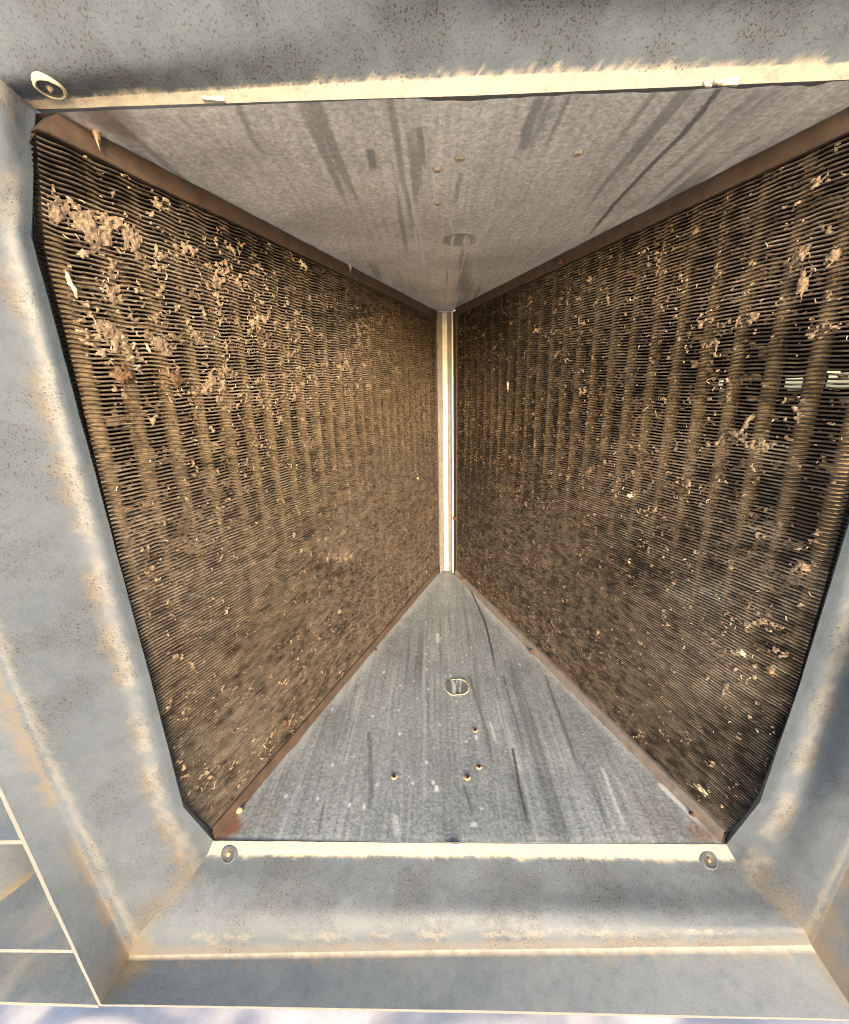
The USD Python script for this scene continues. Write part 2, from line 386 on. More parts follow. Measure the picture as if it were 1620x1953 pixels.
# recessed fasteners of the frame
def fastener(u, v, seedk, grid, hug, big, mat_ring):
    px = pix(grid)
    d = np.hypot(px[..., 0] - u, px[..., 1] - v)
    i, j = np.unravel_index(np.argmin(d), d.shape)
    i = min(max(i, 2), grid.shape[0] - 3); j = min(max(j, 2), grid.shape[1] - 3)
    c = grid[i, j]
    nr = np.cross(grid[i + 2, j] - grid[i - 2, j], grid[i, j + 2] - grid[i, j - 2])
    nr /= np.linalg.norm(nr)
    if nr @ (CAM - c) < 0:
        nr = -nr
    T = frame_to(nr); T[:3, 3] = c + nr * hug
    ring = lathe([(0.0062 * big, -0.003), (0.0066 * big, 0.0005), (0.0076 * big, 0.0011), (0.0090 * big, 0.0006), (0.0105 * big, -0.002)])
    dish = lathe([(0, -0.0006), (0.004 * big, -0.0006), (0.0066 * big, 0.0008)])
    screw = trimesh.creation.cone(radius=0.0022 * big, height=0.0035 * big, sections=9)
    up = frame
    for nm, me, mt in (("recess_ring", ring, mat_ring), ("recess", dish, grommet_m), ("screw", screw, tanscrew_m)):
        me = me.copy(); me.apply_transform(T)
        v = np.array(me.vertices); v = v + (fbm(v * 500, 2, seedk)[:, None] - 0.5) * 0.0006
        p_ = obj(nm, (v, me.faces), mt, up, smooth=40)
        up = str(p_.GetPath()) if nm == "recess_ring" else up


fastener(440, 1629, 1, bot, 0.0021, 0.7, frp)
fastener(1352, 1638, 2, bot, 0.0021, 0.7, frp)
fastener(97, 168, 3, top, -0.0002, 0.72, cream_m)
# chips broken out of the two lips
for u, v, nm in ((408, 186, 0), (1350, 158, 1), (1385, 156, 2), (865, 1611, 3)):
    c = at(u, v, 1, -0.0015)
    bx = trimesh.creation.box([0.011 if nm != 1 else 0.004, 0.0012, 0.0035]); bx = bx.subdivide().subdivide()
    vv = np.array(bx.vertices); vv[:, 2] *= 0.35 + 0.65 * (vv[:, 0] - vv[:, 0].min()) / np.ptp(vv[:, 0])
    vv = vv + (fbm(vv * 500 + nm, 2, 5)[:, None] - 0.5) * 0.002
    obj("lip_chip", (vv + c, bx.faces), cream_m, frame)

# ------------------------------------------------------------------ the two finned coils
SLEN = math.hypot(W / 2, H)
APEX_Y, APEX_X = 0.539, 0.0045
PITCH = 0.00254
ZS = 0.2378                       # fins between the two casing strips
NF = int(2 * ZS / PITCH)
S0, S1 = -0.0170, 0.575
SIDES = {-1: "left", 1: "right"}


class Coil:
    def __init__(self, sg):
        self.sg = sg
        self.d = np.array([-sg * W / 2, H, 0]) / SLEN
        self.n = np.array([-sg * H, -W / 2, 0]) / SLEN
        self.o = np.array([sg * W / 2, 0, 0])
        self.s1 = (0.585 if sg < 0 else 0.557)

    def front(self, z):
        """Where the slab starts: it stands back at the frame's corners."""
        f = S0 + (np.where(z > 0, -0.0085, 0.003) - S0) * np.clip((np.abs(z) - .184) / .054, 0, 1)
        return f + np.maximum(0.0022 - f, 0) * np.clip((np.abs(z) - 0.2385) / 0.009, 0, 1)

    def P(self, s, z, h):
        """Point at s along the slope, height z, h proud of the face."""
        s, z, h = np.broadcast_arrays(s, z, h)
        return self.o + s[..., None] * self.d + h[..., None] * self.n + z[..., None] * np.array([0, 0, 1.0])

    def sz(self, u, v):
        d = ray(u, v)
        p = CAM + d * ((self.o - CAM) @ self.n) / (d @ self.n)
        return (p - self.o) @ self.d, p[2]


def blobs(px, lst):
    out = np.zeros(px.shape[:-1])
    for u, v, ru, rv, a in lst:
        out = np.maximum(out, a * np.exp(-(((px[..., 0] - u) / ru) ** 2 + ((px[..., 1] - v) / rv) ** 2)))
    return out


DENS = {-1: [(95, 400, 30, 28, 1.0), (185, 435, 50, 40, 1.1), (255, 465, 28, 34, .95), (190, 560, 110, 60, .85), (250, 650, 140, 60, 1.0), (420, 560, 120, 90, .62), (480, 640, 150, 60, .72), (600, 700, 150, 60, .75),
             (420, 735, 90, 40, .9), (560, 740, 120, 45, .8), (700, 640, 90, 60, .5), (330, 500, 90, 60, .75), (520, 480, 60, 30, .5), (650, 1060, 26, 22, .7), (510, 1410, 30, 40, .55)],
        1: [(1530, 480, 60, 50, 1.0), (1450, 560, 80, 50, .85), (1580, 600, 40, 40, .8), (1350, 640, 100, 60, .62), (1200, 560, 200, 60, .5), (1460, 852, 42, 22, 1.1), (1460, 1012, 40, 14, .8), (1528, 1082, 30, 18, 1.0),
            (1422, 1190, 36, 20, 1.0), (1405, 1300, 60, 40, .9), (1480, 1278, 26, 14, .9), (1300, 860, 120, 60, .45), (1180, 900, 160, 60, .4), (1390, 1240, 40, 26, .7)]}
CLOG = {-1: [(250, 800, 120, 60, .5), (300, 1000, 160, 200, .45), (500, 1000, 250, 300, .45), (430, 1400, 120, 150, .55), (700, 900, 200, 300, .5), (200, 560, 150, 150, .5)],
        1: [(1100, 1000, 250, 200, .5), (1300, 1300, 150, 200, .7), (1330, 1130, 80, 40, .6), (1450, 1100, 100, 120, .5), (1000, 700, 150, 200, .3), (1400, 500, 200, 120, .4)]}
SHADE_AND_DIRT = {-1: [(200, 290, 130, 45, .7), (300, 360, 120, 40, .75), (700, 600, 90, 25, .6), (480, 450, 130, 60, .9), (430, 890, 60, 15, .5), (640, 1080, 60, 20, .4), (560, 1420, 60, 40, .7), (150, 560, 50, 200, .3)],  # shade below the top rail painted into the fins, with darker dirt
        1: [(930, 640, 60, 90, 1.0), (900, 780, 50, 230, .85), (1010, 800, 130, 190, .55), (1420, 720, 190, 60, .5), (1420, 680, 170, 70, .85), (1550, 800, 100, 200, .6), (1560, 1000, 80, 120, .85), (1200, 1080, 90, 40, .4), (1000, 850, 120, 150, .4), (1330, 1430, 120, 60, .5), (1500, 1320, 60, 160, .5)]}  # shade near the apex painted into the fins, with darker dirt
PALE = {-1: [(0, 0, 1, 1, 0)], 1: [(1350, 1130, 80, 30, 1.0), (1450, 1015, 50, 18, .8), (1490, 1335, 40, 24, .6), (1330, 1300, 60, 60, .4)]}
GREY = {-1: [], 1: [(1560, 1050, 160, 200, .8), (1400, 1350, 160, 200, .8), (1350, 1130, 90, 40, 1.0), (1520, 800, 120, 120, .5)]}


def fin_colour(C, s, z, seed):
    p = C.P(s, z, 0 * s)
    px = pix(p)
    q = np.stack([s * 14, z * 60, 0 * s + C.sg], -1)
    a = fbm(q * np.array([3.0, 2.2, 1]), 4, seed)
    b = fbm(np.stack([s * 150, z * 330, 0 * s], -1), 3, seed + 3)
    tubes = 0.5 + 0.5 * np.cos(2 * np.pi * (s - 0.0165) / 0.0243)
    v = 0.19 + 0.5 * (a - 0.36) + 0.95 * (b - 0.5) + 0.5 * blobs(px, DENS[C.sg]) - 0.55 * blobs(px, SHADE_AND_DIRT[C.sg]) + 0.25 * blobs(px, CLOG[C.sg]) + 0.10 * tubes + 0.32 * blobs(px, PALE[C.sg])
    v = v + 0.5 * (np.random.default_rng(seed + 90).random(v.shape) - 0.5) * sm(0.05, 0.3, s)
    v = np.clip(v + (0.06 if C.sg < 0 else -0.05), 0, 1)[..., None]
    c = np.array([0.030, 0.024, 0.019]) * (1 - v) + np.array([0.245, 0.197, 0.156]) * v
    g = np.clip(blobs(px, GREY[C.sg]), 0, 1)[..., None]
    lum = c.mean(-1, keepdims=True)
    c = c * (1 - 0.75 * g) + 0.75 * g * lum * np.array([1.08, 1.0, 0.93])
    warm = sm(.45, .7, fbm(np.stack([s * 8, z * 9, 0 * s], -1), 3, seed + 8))[..., None]
    return c * (1 - 0.18 * warm * np.array([0, 0.2, 0.6]))


def bend(C, s, z, seed):
    """How far fins lean up or down: shared by neighbours, wavier near the top."""
    A = 0.0022 * (fbm(np.stack([s * 22, z * 16, 0 * s], -1), 3, seed) - 0.5)
    B = 0.0006 * (fbm(np.stack([s * 120, z * 45, 0 * s + 3], -1), 2, seed + 1) - 0.5)
    up_ = sm(-0.02, 0.16, z) if C.sg < 0 else sm(0.0, 0.2, z) * 0.75
    return (A + B) * sm(ZS, ZS - 0.03, np.abs(z)) + up_ * 0.00045 * np.sin(2 * np.pi * s / 0.0243)


def build_coil(sg):
    C = Coil(sg)
    side = SIDES[sg]
    t = thing("finned_coil", f"{side} wall of the V, " + ("brown dust-caked fin coil crusted near the frame" if sg < 0 else "darker fin coil with daylight gaps"), "coil")
    ns = 250
    s = np.linspace(S0, C.s1, ns)
    zc = -ZS + PITCH * (np.arange(NF) + 0.5)
    SS, ZZ = np.meshgrid(s, zc, indexing="xy")                    # NF x ns
    SS = C.s1 + (SS - C.s1) * (C.s1 - C.front(ZZ)) / (C.s1 - S0)
    bnd = bend(C, SS, ZZ, 200 + sg)
    jit = (fbm(np.stack([SS * 150, ZZ * 1300, 0 * SS], -1), 2, 210 + sg) - 0.5) * 0.00025
    th = 0.00063 * (1 + 0.06 * sm(.12, -.04, ZZ)) * (0.78 + 0.5 * fbm(np.stack([SS * 60, ZZ * 700, 0 * SS], -1), 3, 220 + sg)) * 1.0          # half thickness of the dusty edge
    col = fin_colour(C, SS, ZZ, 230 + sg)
    hp = (fbm(np.stack([SS * 110, ZZ * 900, 0 * SS + 2], -1), 3, 240 + sg) - 0.5) * 0.0007
    sh = np.array([(-1, -0.0075, 0.12), (-0.9, -0.0007, 0.95), (0, 0.0, 0), (0.9, -0.0007, 0.95), (1, -0.0075, 0.12)])   # z side, depth, thickness
    prof = []
    for (zs_, dp, tk) in sh:
        prof.append(C.P(SS, ZZ + bnd * (1 if dp > -0.005 else 0.4) + jit + np.sign(zs_) * th * tk, hp * (1 if dp > -0.005 else 0) + dp))
    V = np.stack(prof, 2)                                        # NF, ns, 5, 3
    shade = np.array([0.18, 0.85, 1.05, 0.85, 0.18])              # fin sides painted darker deep in the gaps, to deepen the shade
    f4 = grid_faces(ns, 5)
    if sg > 0:
        f4 = f4[:, ::-1]
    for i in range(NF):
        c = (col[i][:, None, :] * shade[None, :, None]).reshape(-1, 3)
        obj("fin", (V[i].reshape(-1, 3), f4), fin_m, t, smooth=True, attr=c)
    # tubes crossing behind the fin edges
    k = 0
    st = 0.0165 - 0.0243
    while st < C.s1 - 0.01:
        zt = ZS if st > 0.004 else 0.192
        p0, p1 = C.P(st, -zt, -0.0078), C.P(st, zt, -0.0078)
        cy = trimesh.creation.cylinder(radius=0.0050, segment=[p0, p1], sections=14)
        obj("tube", cy, tube_m, t, smooth=40)
        st += 0.0243
    # dark sheet added to stop light, for deeper rows and dirt, with daylight gaps
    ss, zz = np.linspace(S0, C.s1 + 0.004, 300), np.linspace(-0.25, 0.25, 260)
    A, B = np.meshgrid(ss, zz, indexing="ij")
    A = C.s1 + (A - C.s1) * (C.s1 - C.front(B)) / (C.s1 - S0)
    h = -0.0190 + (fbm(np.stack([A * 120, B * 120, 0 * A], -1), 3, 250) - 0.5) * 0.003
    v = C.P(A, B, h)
    f = grid_faces(300, 260)
    if sg > 0:
        cen = C.P(A, B, 0 * A - 0.017).reshape(-1, 3)[f].mean(1)
        px = pix(cen)
        hole = np.zeros(len(f), bool)
        for u0, u1, v0, v1 in ((1496, 1526, 720, 742), (1574, 1640, 708, 740), (1369, 1377, 720, 746)):
            hole |= (px[:, 0] > u0) & (px[:, 0] < u1) & (px[:, 1] > v0) & (px[:, 1] < v1)
        f = f[~hole]
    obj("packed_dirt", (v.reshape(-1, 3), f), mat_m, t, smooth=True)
    # front and back end of the slab
    for s_, nm, zh in ((C.s1 + 0.0012, "end_cap", 0.249),):
        pts = np.array([C.P(np.array(s_), np.array(zv), np.array(hv)) for zv in (-zh, zh) for hv in (-0.017, 0.0006)])
        pts = np.vstack([pts, pts - C.d * 0.0012])
        obj(nm, trimesh.convex.convex_hull(pts), strip_m if s_ > 0.2 else mat_m, t)
    # closing board at the mouth end
    zv = np.linspace(-0.2494, 0.2494, 60)
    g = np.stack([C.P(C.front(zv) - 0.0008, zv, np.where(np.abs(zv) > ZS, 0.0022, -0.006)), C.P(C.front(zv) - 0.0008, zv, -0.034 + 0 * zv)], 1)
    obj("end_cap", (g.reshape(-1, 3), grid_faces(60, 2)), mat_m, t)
    # casing strips along the top and bottom ends of the fins
    for zs in (-1, 1):
        sv = np.linspace(float(C.front(np.array(zs * ZS))) - 0.0006, C.s1, 160)
        sp = np.linspace(float(C.front(np.array(zs * 0.2494))) - 0.0006, C.s1, 160)
        edge = zs * (ZS - 0.0002 + (fbm(np.stack([sv * 40, 0 * sv, 0 * sv + zs], -1), 3, 270 + sg) - 0.5) * 0.0012)
        rows = [C.P(sv, edge, -0.004 + 0 * sv), C.P(sv, edge, 0.0019 + 0 * sv), C.P(sv, edge + zs * 0.0006, 0.0025 + 0 * sv), C.P(sp, zs * 0.2494 + 0 * sv, 0.0025 + 0 * sv), C.P(sp, zs * 0.2494 + 0 * sv, -0.006 + 0 * sv)]
        g = np.stack(rows, 1)
        me = (g.reshape(-1, 3), grid_faces(*g.shape[:2]))
        o = obj("casing_strip", me, strip2_m if (sg > 0 and zs < 0) else strip_m, t, smooth=30)
        tag(o, ("lower" if zs < 0 else "upper") + " casing strip, " + ("grey brown with a rusty edge" if (sg > 0 and zs < 0) else "rust brown"))
    # rusty screws through the strips
    if sg < 0:
        spots = [(452, 1543, "h"), (712, 1241, "t"), (833, 1102, "t"), (176, 268, "p"), (662, 511, "p"), (541, 1377, "s")]
    else:
        spots = [(1326, 1553, "h"), (1155, 1384, "s"), (1019, 1241, "t"), (886, 1103, "t"), (1075, 500, "t"), (866, 985, "t")]
    for u, v_, kd in spots:
        s_, z_ = C.sz(u, v_)
        s_ = min(s_, C.s1)
        c = C.P(np.array(s_), np.array(z_), np.array(0.0022))
        T = frame_to(C.n); T[:3, 3] = c
        if kd == "h":
            me = lathe([(0, 0.0036), (0.0017, 0.0034), (0.0028, 0.0022), (0.0030, 0), (0.0050, -0.0002), (0.0052, -0.0012)], 18); mt = tanscrew_m if sg < 0 else rust_m
        elif kd == "p":
            zt = 1 if z_ > 0 else -1
            me = trimesh.util.concatenate([trimesh.creation.cylinder(radius=0.0022, height=0.006, sections=12), trimesh.creation.cone(radius=0.0021, height=0.009, sections=12).apply_translation([0, 0, 0.003])])
            T = frame_to(np.array([0, 0, -1.0])); T[:3, 3] = C.P(np.array(s_), np.array(z_ + 0.006), np.array(0.0045)); mt = tanscrew_m
        elif kd == "s":
            me = lathe([(0, 0.0022), (0.0016, 0.002), (0.0026, 0.0008), (0.003, -0.001)], 12); mt = rust_m
        else:
            me = trimesh.util.concatenate([trimesh.creation.cylinder(radius=0.0024, height=0.007, sections=10), trimesh.creation.icosphere(2, 0.0034).apply_translation([0, 0, 0.002])]); mt = rust_m
        me = me.copy(); me.apply_transform(T)
        vv = np.array(me.vertices); vv = vv + (fbm(vv * 420, 2, 7)[:, None] - 0.5) * 0.0012
        obj("screw", (vv, me.faces), mt, t, smooth=40)
    return C, t


coils = {sg: build_coil(sg) for sg in (-1, 1)}

# ------------------------------------------------------------------ dried dirt lying over the fins
def surface_z(C, s, z):
    return z + bend(C, s, z, 200 + C.sg)


def crust(C, level, h0, seed, dens, gain, cell_s, cell_z, fine):
    s = np.arange(S0 + 0.004, C.s1 - 0.004, cell_s)
    z = np.arange(-ZS + 0.001, ZS - 0.001, cell_z)
    A, B = np.meshgrid(s, z, indexing="ij")
    px = pix(C.P(A, B, 0 * A))
    D = blobs(px, dens)
    m = 0.5 * fbm(np.stack([A * 130, B * 150, 0 * A], -1), 3, seed) + 0.5 * fbm(np.stack([A * fine, B * fine * 1.1, 0 * A], -1), 3, seed + 4)
    f = m + gain * D
    inside = (f > level) & (A > C.front(B) + 0.004)
    amp = 0.6 if h0 > -0.001 else 0.35
    hgt = h0 + amp * 0.0013 * np.clip((f - level) / 0.10, -0.6, 1.0) + (fbm(np.stack([A * 800, B * 800, 0 * A], -1), 2, seed + 6) - 0.5) * 0.0016 * amp
    jx = (rng.random(A.shape) - 0.5) * cell_s * 0.8
    jz = (rng.random(A.shape) - 0.5) * cell_z * 0.8
    v = C.P(A + jx, surface_z(C, A, B) + jz, hgt)
    F = grid_faces(len(s), len(z))
    ok = inside.ravel()[F].sum(1) >= 3
    F = F[ok]
    if C.sg > 0:
        F = F[:, ::-1]
    lab = (F.min(1))
    return A, B, v.reshape(-1, 3), F, px.reshape(-1, 2)


def compact(v, F, extra):
    idx = np.unique(F)
    mp = np.full(len(v), -1); mp[idx] = np.arange(len(idx))
    return v[idx], mp[F], [e[idx] for e in extra]


def crust_colour(v, C, base0, base1, seed):
    t = sm(.32, .66, fbm(v * 95, 3, seed) * .6 + fbm(v * 700, 2, seed + 1) * .4)[:, None]
    c = base0 * (1 - t) + base1 * t
    g = np.clip(blobs(pix(v), GREY[C.sg]), 0, 1)[:, None] * 0.35
    return c * (1 - g) + g * c.mean(1, keepdims=True)


for sg in (-1, 1):
    C = coils[sg][0]
    # thin dust bridging neighbouring fins, just behind their edges
    A, B, v, F, px = crust(C, 0.595, -0.0024, 300 + sg, CLOG[sg], 0.10, 0.0013, 0.00085, 420)
    v, F, _ = compact(v, F, [])
    o = obj("clogging_dust", (v, F), crust_m, coils[sg][1], smooth=True, attr=crust_colour(v, C, np.array([.07, .05, .034]), np.array([.22, .155, .10]), 31))
    tag(o, kind="stuff")
    A, B, v, F, px = crust(C, 0.665, 0.0003, 320 + sg, DENS[sg], 0.15 if sg < 0 else 0.105, 0.0009, 0.0007, 430)
    v, F, _ = compact(v, F, [])
    o = obj("dried_dirt", (v, F), crust_m, smooth=True, attr=crust_colour(v, C, np.array([.10, .07, .046]), np.array([.29, .215, .15]), 33))
    tag(o, f"ragged tan crust of dried dirt bridging the fins of the {SIDES[sg]} coil", "dirt", kind="stuff")


# curled shreds and flakes
def shred(C, s, z, ln, wd, ang, curl, lift, seg=5):
    """A thin curled strip as (vertices, faces): lies on the fins and curls out of them."""
    k = np.linspace(0, 1, seg + 1)
    a = ang + curl * (k - 0.5)
    cs, cz = np.cumsum(np.r_[0, np.cos(a[:-1])]) * ln / seg, np.cumsum(np.r_[0, np.sin(a[:-1])]) * ln / seg
    w = wd * (0.35 + 0.65 * np.sin(np.pi * np.clip(k * 0.85 + 0.1, 0, 1)))
    h = 0.0004 + lift * ln * k ** 1.5
    e = np.stack([-np.sin(a), np.cos(a)], 1)
    l = C.P(s + cs + e[:, 0] * w / 2, z + cz + e[:, 1] * w / 2, h + 0.0002)
    r = C.P(s + cs - e[:, 0] * w / 2, z + cz - e[:, 1] * w / 2, h - 0.0002 + w * 0.3)
    g = np.stack([l, r], 1)
    return g.reshape(-1, 3), grid_faces(seg + 1, 2)


for sg in (-1, 1):
    C = coils[sg][0]
    r = np.random.default_rng(50 + sg)
    cand_s, cand_z = r.uniform(S0 + .004, C.s1 - .01, 60000), r.uniform(-ZS + .003, ZS - .003, 60000)
    px = pix(C.P(cand_s, cand_z, 0 * cand_s))
    pr = 0.045 + 0.55 * blobs(px, DENS[sg]) ** 1.3 + 0.12 * sm(.5, .7, fbm(np.stack([cand_s * 60, cand_z * 60, 0 * cand_s], -1), 2, 60))
    pr = pr * (cand_s > C.front(cand_z) + 0.005)
    keep = np.flatnonzero(r.random(60000) < pr * (0.46 if sg < 0 else 0.2))
    bins = {"pale": [], "tan": [], "brown": []}
    for i in keep:
        ln = r.uniform(.0010, .0032) * (1 + 0.8 * (r.random() < .06))
        me = shred(C, cand_s[i], cand_z[i], ln, r.uniform(.00025, .0007), r.uniform(0, 2 * np.pi), r.normal(0, 1.6), r.uniform(0, .5), 4)
        bins[r.choice(["pale", "tan", "brown"], p=[.16, .58, .26])].append(me)
    for nm, mt, lb in (("pale", pale_m, "tiny pale shreds of dry plant fluff"), ("tan", tan_m, "tiny curled tan shreds of dry dirt"), ("brown", brown_m, "small dark brown fibres of lint")):
        o = obj(f"{nm}_shreds", join(bins[nm]), mt)
        tag(o, f"{lb} caught all over the {SIDES[sg]} coil", "debris", kind="stuff")


# larger flakes one can point at
def flake(name, sg, u, v, lu, lv, mat, label, cat, lift=0.0022, seed=0, rag=0.5, ang=0.0):
    """A lumpy ragged flake centred where the photograph shows it; lu, lv its half sizes along the fins and across them in metres."""
    C = coils[sg][0]
    s0, z0 = C.sz(u, v)
    lu, lv = lu * .72, lv * .72
    n = 44
    A, B = np.meshgrid(np.linspace(-1.25, 1.25, n), np.linspace(-1.25, 1.25, n), indexing="ij")
    rad = np.hypot(A, B)
    lim = 1.0 + 0 * A
    ragged = fbm(np.stack([A * 2.4, B * 2.4, 0 * A + seed], -1), 5, seed + 3) - 0.5
    F = grid_faces(n, n)
    ok = ((1.0 - rad) + rag * 3.4 * ragged > 0.06).ravel()[F].all(1)
    ok &= ((s0 + A * lu) > -0.012).ravel()[grid_faces(n, n)].all(1)
    F = F[ok]
    if sg > 0:
        F = F[:, ::-1]
    ca, sa = math.cos(ang), math.sin(ang)
    ds, dz = A * lu * ca - B * lv * sa, A * lu * sa + B * lv * ca
    q = np.stack([(s0 + ds) * 300, (z0 + dz) * 300, 0 * A + seed], -1)
    h = 0.0001 + (0.4 if sg < 0 else 0.28) * lift * (1 - np.clip(rad / np.maximum(lim, .1), 0, 1) ** 2) + (fbm(q, 4, seed) - 0.5) * 0.0026
    V = C.P(s0 + ds, z0 + dz, h).reshape(-1, 3)
    V, F, _ = compact(V, F, [])
    if len(F) < 3:
        return
    base = {"p": (.55, .47, .33), "t": (.19, .142, .10), "b": (.13, .08, .047)}[mat]
    t = (0.55 + 0.9 * fbm(V * 420, 4, seed))[:, None] * (1 + 0.35 * (fbm(V * 1500, 2, seed + 1)[:, None] - .5))
    tag(obj(name, (V, F), fin_m, smooth=True, attr=np.clip(np.array(base) * t, 0, .85)), label, cat)


flake("pale_leaf", -1, 135, 540, .0022, .0105, "p", "long cream leaf sliver standing upright beside the left rail", "leaf", .002, 1, .35, .25)
flake("dirt_flake", -1, 128, 566, .003, .0045, "t", "small tan scrap just under the upright cream leaf sliver", "flake", .002, 2)
flake("dirt_flake", -1, 212, 562, .0075, .0075, "t", "pointed star-shaped tan flake right of the cream leaf sliver", "flake", .0035, 3, .9)
flake("dirt_flake", -1, 102, 398, .0085, .0085, "t", "tan scab of dirt touching the left rail, topmost on the left coil", "flake", .003, 4, .8)
flake("dirt_flake", -1, 175, 440, .013, .013, "t", "broad lacy tan scab of dirt, largest on the upper left coil", "flake", .003, 5, 1.0)
flake("dirt_flake", -1, 253, 462, .008, .011, "t", "tan scab of dirt to the right of the broad lacy scab", "flake", .003, 6, .8)
flake("dust_clump", -1, 232, 716, .010, .0085, "b", "fluffy brown dust clump under the dark window-like gaps", "dust clump", .008, 7, .6)
flake("dust_clump", -1, 330, 722, .011, .010, "b", "hairy reddish brown dust clump, rightmost of the fluffy pair", "dust clump", .008, 8, .8)
flake("pale_chip", -1, 255, 660, .0016, .0045, "p", "cream chip leaning left, first of a pair like an inverted V", "chip", .002, 9, .3, -.6)
flake("pale_chip", -1, 283, 664, .0016, .0055, "p", "cream chip leaning right, second of a pair like an inverted V", "chip", .002, 10, .3, .5)
flake("pale_chip", -1, 131, 611, .0035, .0014, "p", "flat cream chip lying along a fin near the left rail", "chip", .001, 11, .3)
flake("pale_chip", -1, 140, 629, .0035, .0014, "p", "flat cream chip just below another beside the left rail", "chip", .001, 12, .3)
flake("dirt_flake", -1, 205, 634, .013, .0075, "t", "curled brown scab of dirt above the dark window-like gaps", "flake", .004, 13, .7)
flake("dirt_flake", -1, 310, 655, .011, .0085, "t", "round tan scab of dirt beside the inverted V of chips", "flake", .003, 14, .7)
flake("dirt_flake", -1, 420, 606, .006, .009, "t", "spiky tan tuft with raised tips on the middle of the left coil", "flake", .005, 15, 1.0)
flake("dirt_flake", -1, 372, 640, .009, .008, "t", "orange tan scab between the spiky tuft and the round scab", "flake", .003, 16, .9)
flake("dirt_flake", -1, 430, 700, .008, .010, "t", "branching tan clump of shreds under the spiky tuft", "flake", .004, 17, 1.1)
flake("dirt_flake", -1, 650, 1065, .005, .0075, "t", "lone tan flake low on the left coil above the lower strip", "flake", .002, 18, .6)
flake("dirt_flake", -1, 797, 912, .006, .0035, "p", "small pale blob near the corner channel on the left coil", "flake", .002, 19, .5)
flake("dirt_flake", 1, 1530, 487, .0055, .008, "t", "tan scab of dirt high on the right coil near the picture's edge", "flake", .003, 21, .7)
flake("dirt_flake", 1, 1588, 487, .005, .006, "t", "pinkish tan scab at the right edge of the photo", "flake", .003, 22, .7)
flake("dirt_flake", 1, 1530, 540, .005, .012, "t", "long drooping tan scab below the one high on the right coil", "flake", .003, 23, .8)
flake("dirt_flake", 1, 1452, 850, .008, .0055, "t", "pinkish heap of shreds below the daylight gaps", "flake", .005, 24, 1.0)
flake("dust_clump", 1, 1527, 1082, .0065, .0055, "t", "pinkish brown fluffy clump beside the right rail", "dust clump", .006, 25, .9)
flake("dirt_flake", 1, 1424, 1192, .0065, .004, "t", "tan flake with white tip low on the right coil", "flake", .004, 26, .8)
flake("dirt_flake", 1, 1472, 1280, .005, .005, "t", "curled reddish flake nearest the lower right rail", "flake", .005, 27, .6)
flake("dirt_flake", 1, 1416, 1246, .006, .003, "p", "pale ragged flake between the white-tipped and the reddish flakes", "flake", .003, 28, .8)
flake("paint_chip", 1, 1338, 1506, .008, .0035, "p", "white chip lying low on the right coil above the rusty screw", "chip", .001, 29, .9)
flake("dirt_flake", 1, 969, 735, .010, .004, "p", "pale drop-shaped flake on the dark part of the right coil", "flake", .002, 30, .5, 1.2)
flake("dirt_flake", 1, 1004, 962, .008, .004, "t", "small tan flake midway down the dark right coil", "flake", .002, 31, .6)
flake("dirt_flake", 1, 1203, 946, .006, .004, "p", "pale speck in the middle of the right coil", "flake", .002, 32, .6)
flake("dirt_flake", -1, 578, 506, .010, .006, "p", "pale tan puff under the upper strip of the left coil", "flake", .003, 33, .7)

# ------------------------------------------------------------------ corner channel between the coils
ch = thing("corner_channel", "white metal channel standing in the corner where the two coils meet", "channel")


def vbar(name, x0, x1, y0, y1, mat, z0=-0.247, z1=0.247):
    b = trimesh.creation.box([x1 - x0, y1 - y0, z1 - z0]); b.apply_translation([(x0 + x1) / 2, (y0 + y1) / 2, (z0 + z1) / 2])
    obj(name, b, mat, ch)


cx = APEX_X
vbar("web", cx - 0.0068, cx + 0.0018, APEX_Y + 0.004, APEX_Y + 0.006, white_m)
vbar("flange", cx - 0.0165, cx - 0.0136, APEX_Y - 0.012, APEX_Y + 0.008, strip2_m)
vbar("flange", cx + 0.0092, cx + 0.0118, APEX_Y - 0.008, APEX_Y + 0.008, white_m)
vbar("backing", cx - 0.030, cx + 0.030, APEX_Y + 0.009, APEX_Y + 0.012, darkmetal_m, -0.25, 0.25)
vbar("lining", cx - 0.0134, cx - 0.0070, APEX_Y + 0.0005, APEX_Y + 0.0065, darkmetal_m)
vbar("lining", cx + 0.0020, cx + 0.0090, APEX_Y + 0.0005, APEX_Y + 0.0065, darkmetal_m)
vbar("lining", cx + 0.0120, cx + 0.0165, APEX_Y - 0.004, APEX_Y + 0.0065, mat_m)

# ------------------------------------------------------------------ triangular end sheets
def seg_mask(X, Y, pts, w0, w1, seed, wob=0.0012):
    """A run of water along a broken line of (x, y) points, w0 wide at its start and w1 at its end, fading at both ends."""
    out = np.zeros_like(X)
    pts = np.array(pts)
    ln = np.r_[0, np.cumsum(np.linalg.norm(np.diff(pts, axis=0), axis=1))]
    X = X + (fbm(np.stack([X * 30, Y * 45, 0 * X + seed], -1), 2, seed) - 0.5) * 2 * wob
    for k in range(len(pts) - 1):
        a, b = pts[k], pts[k + 1]
        e = b - a
        t = np.clip(((X - a[0]) * e[0] + (Y - a[1]) * e[1]) / (e @ e), 0, 1)
        d = np.hypot(X - a[0] - t * e[0], Y - a[1] - t * e[1])
        q = (ln[k] + t * (ln[k + 1] - ln[k])) / ln[-1]
        w = w0 + (w1 - w0) * q
        out = np.maximum(out, sm(w, w * 0.6, d) * sm(1.02, 0.75, q + 0.05))
    return out


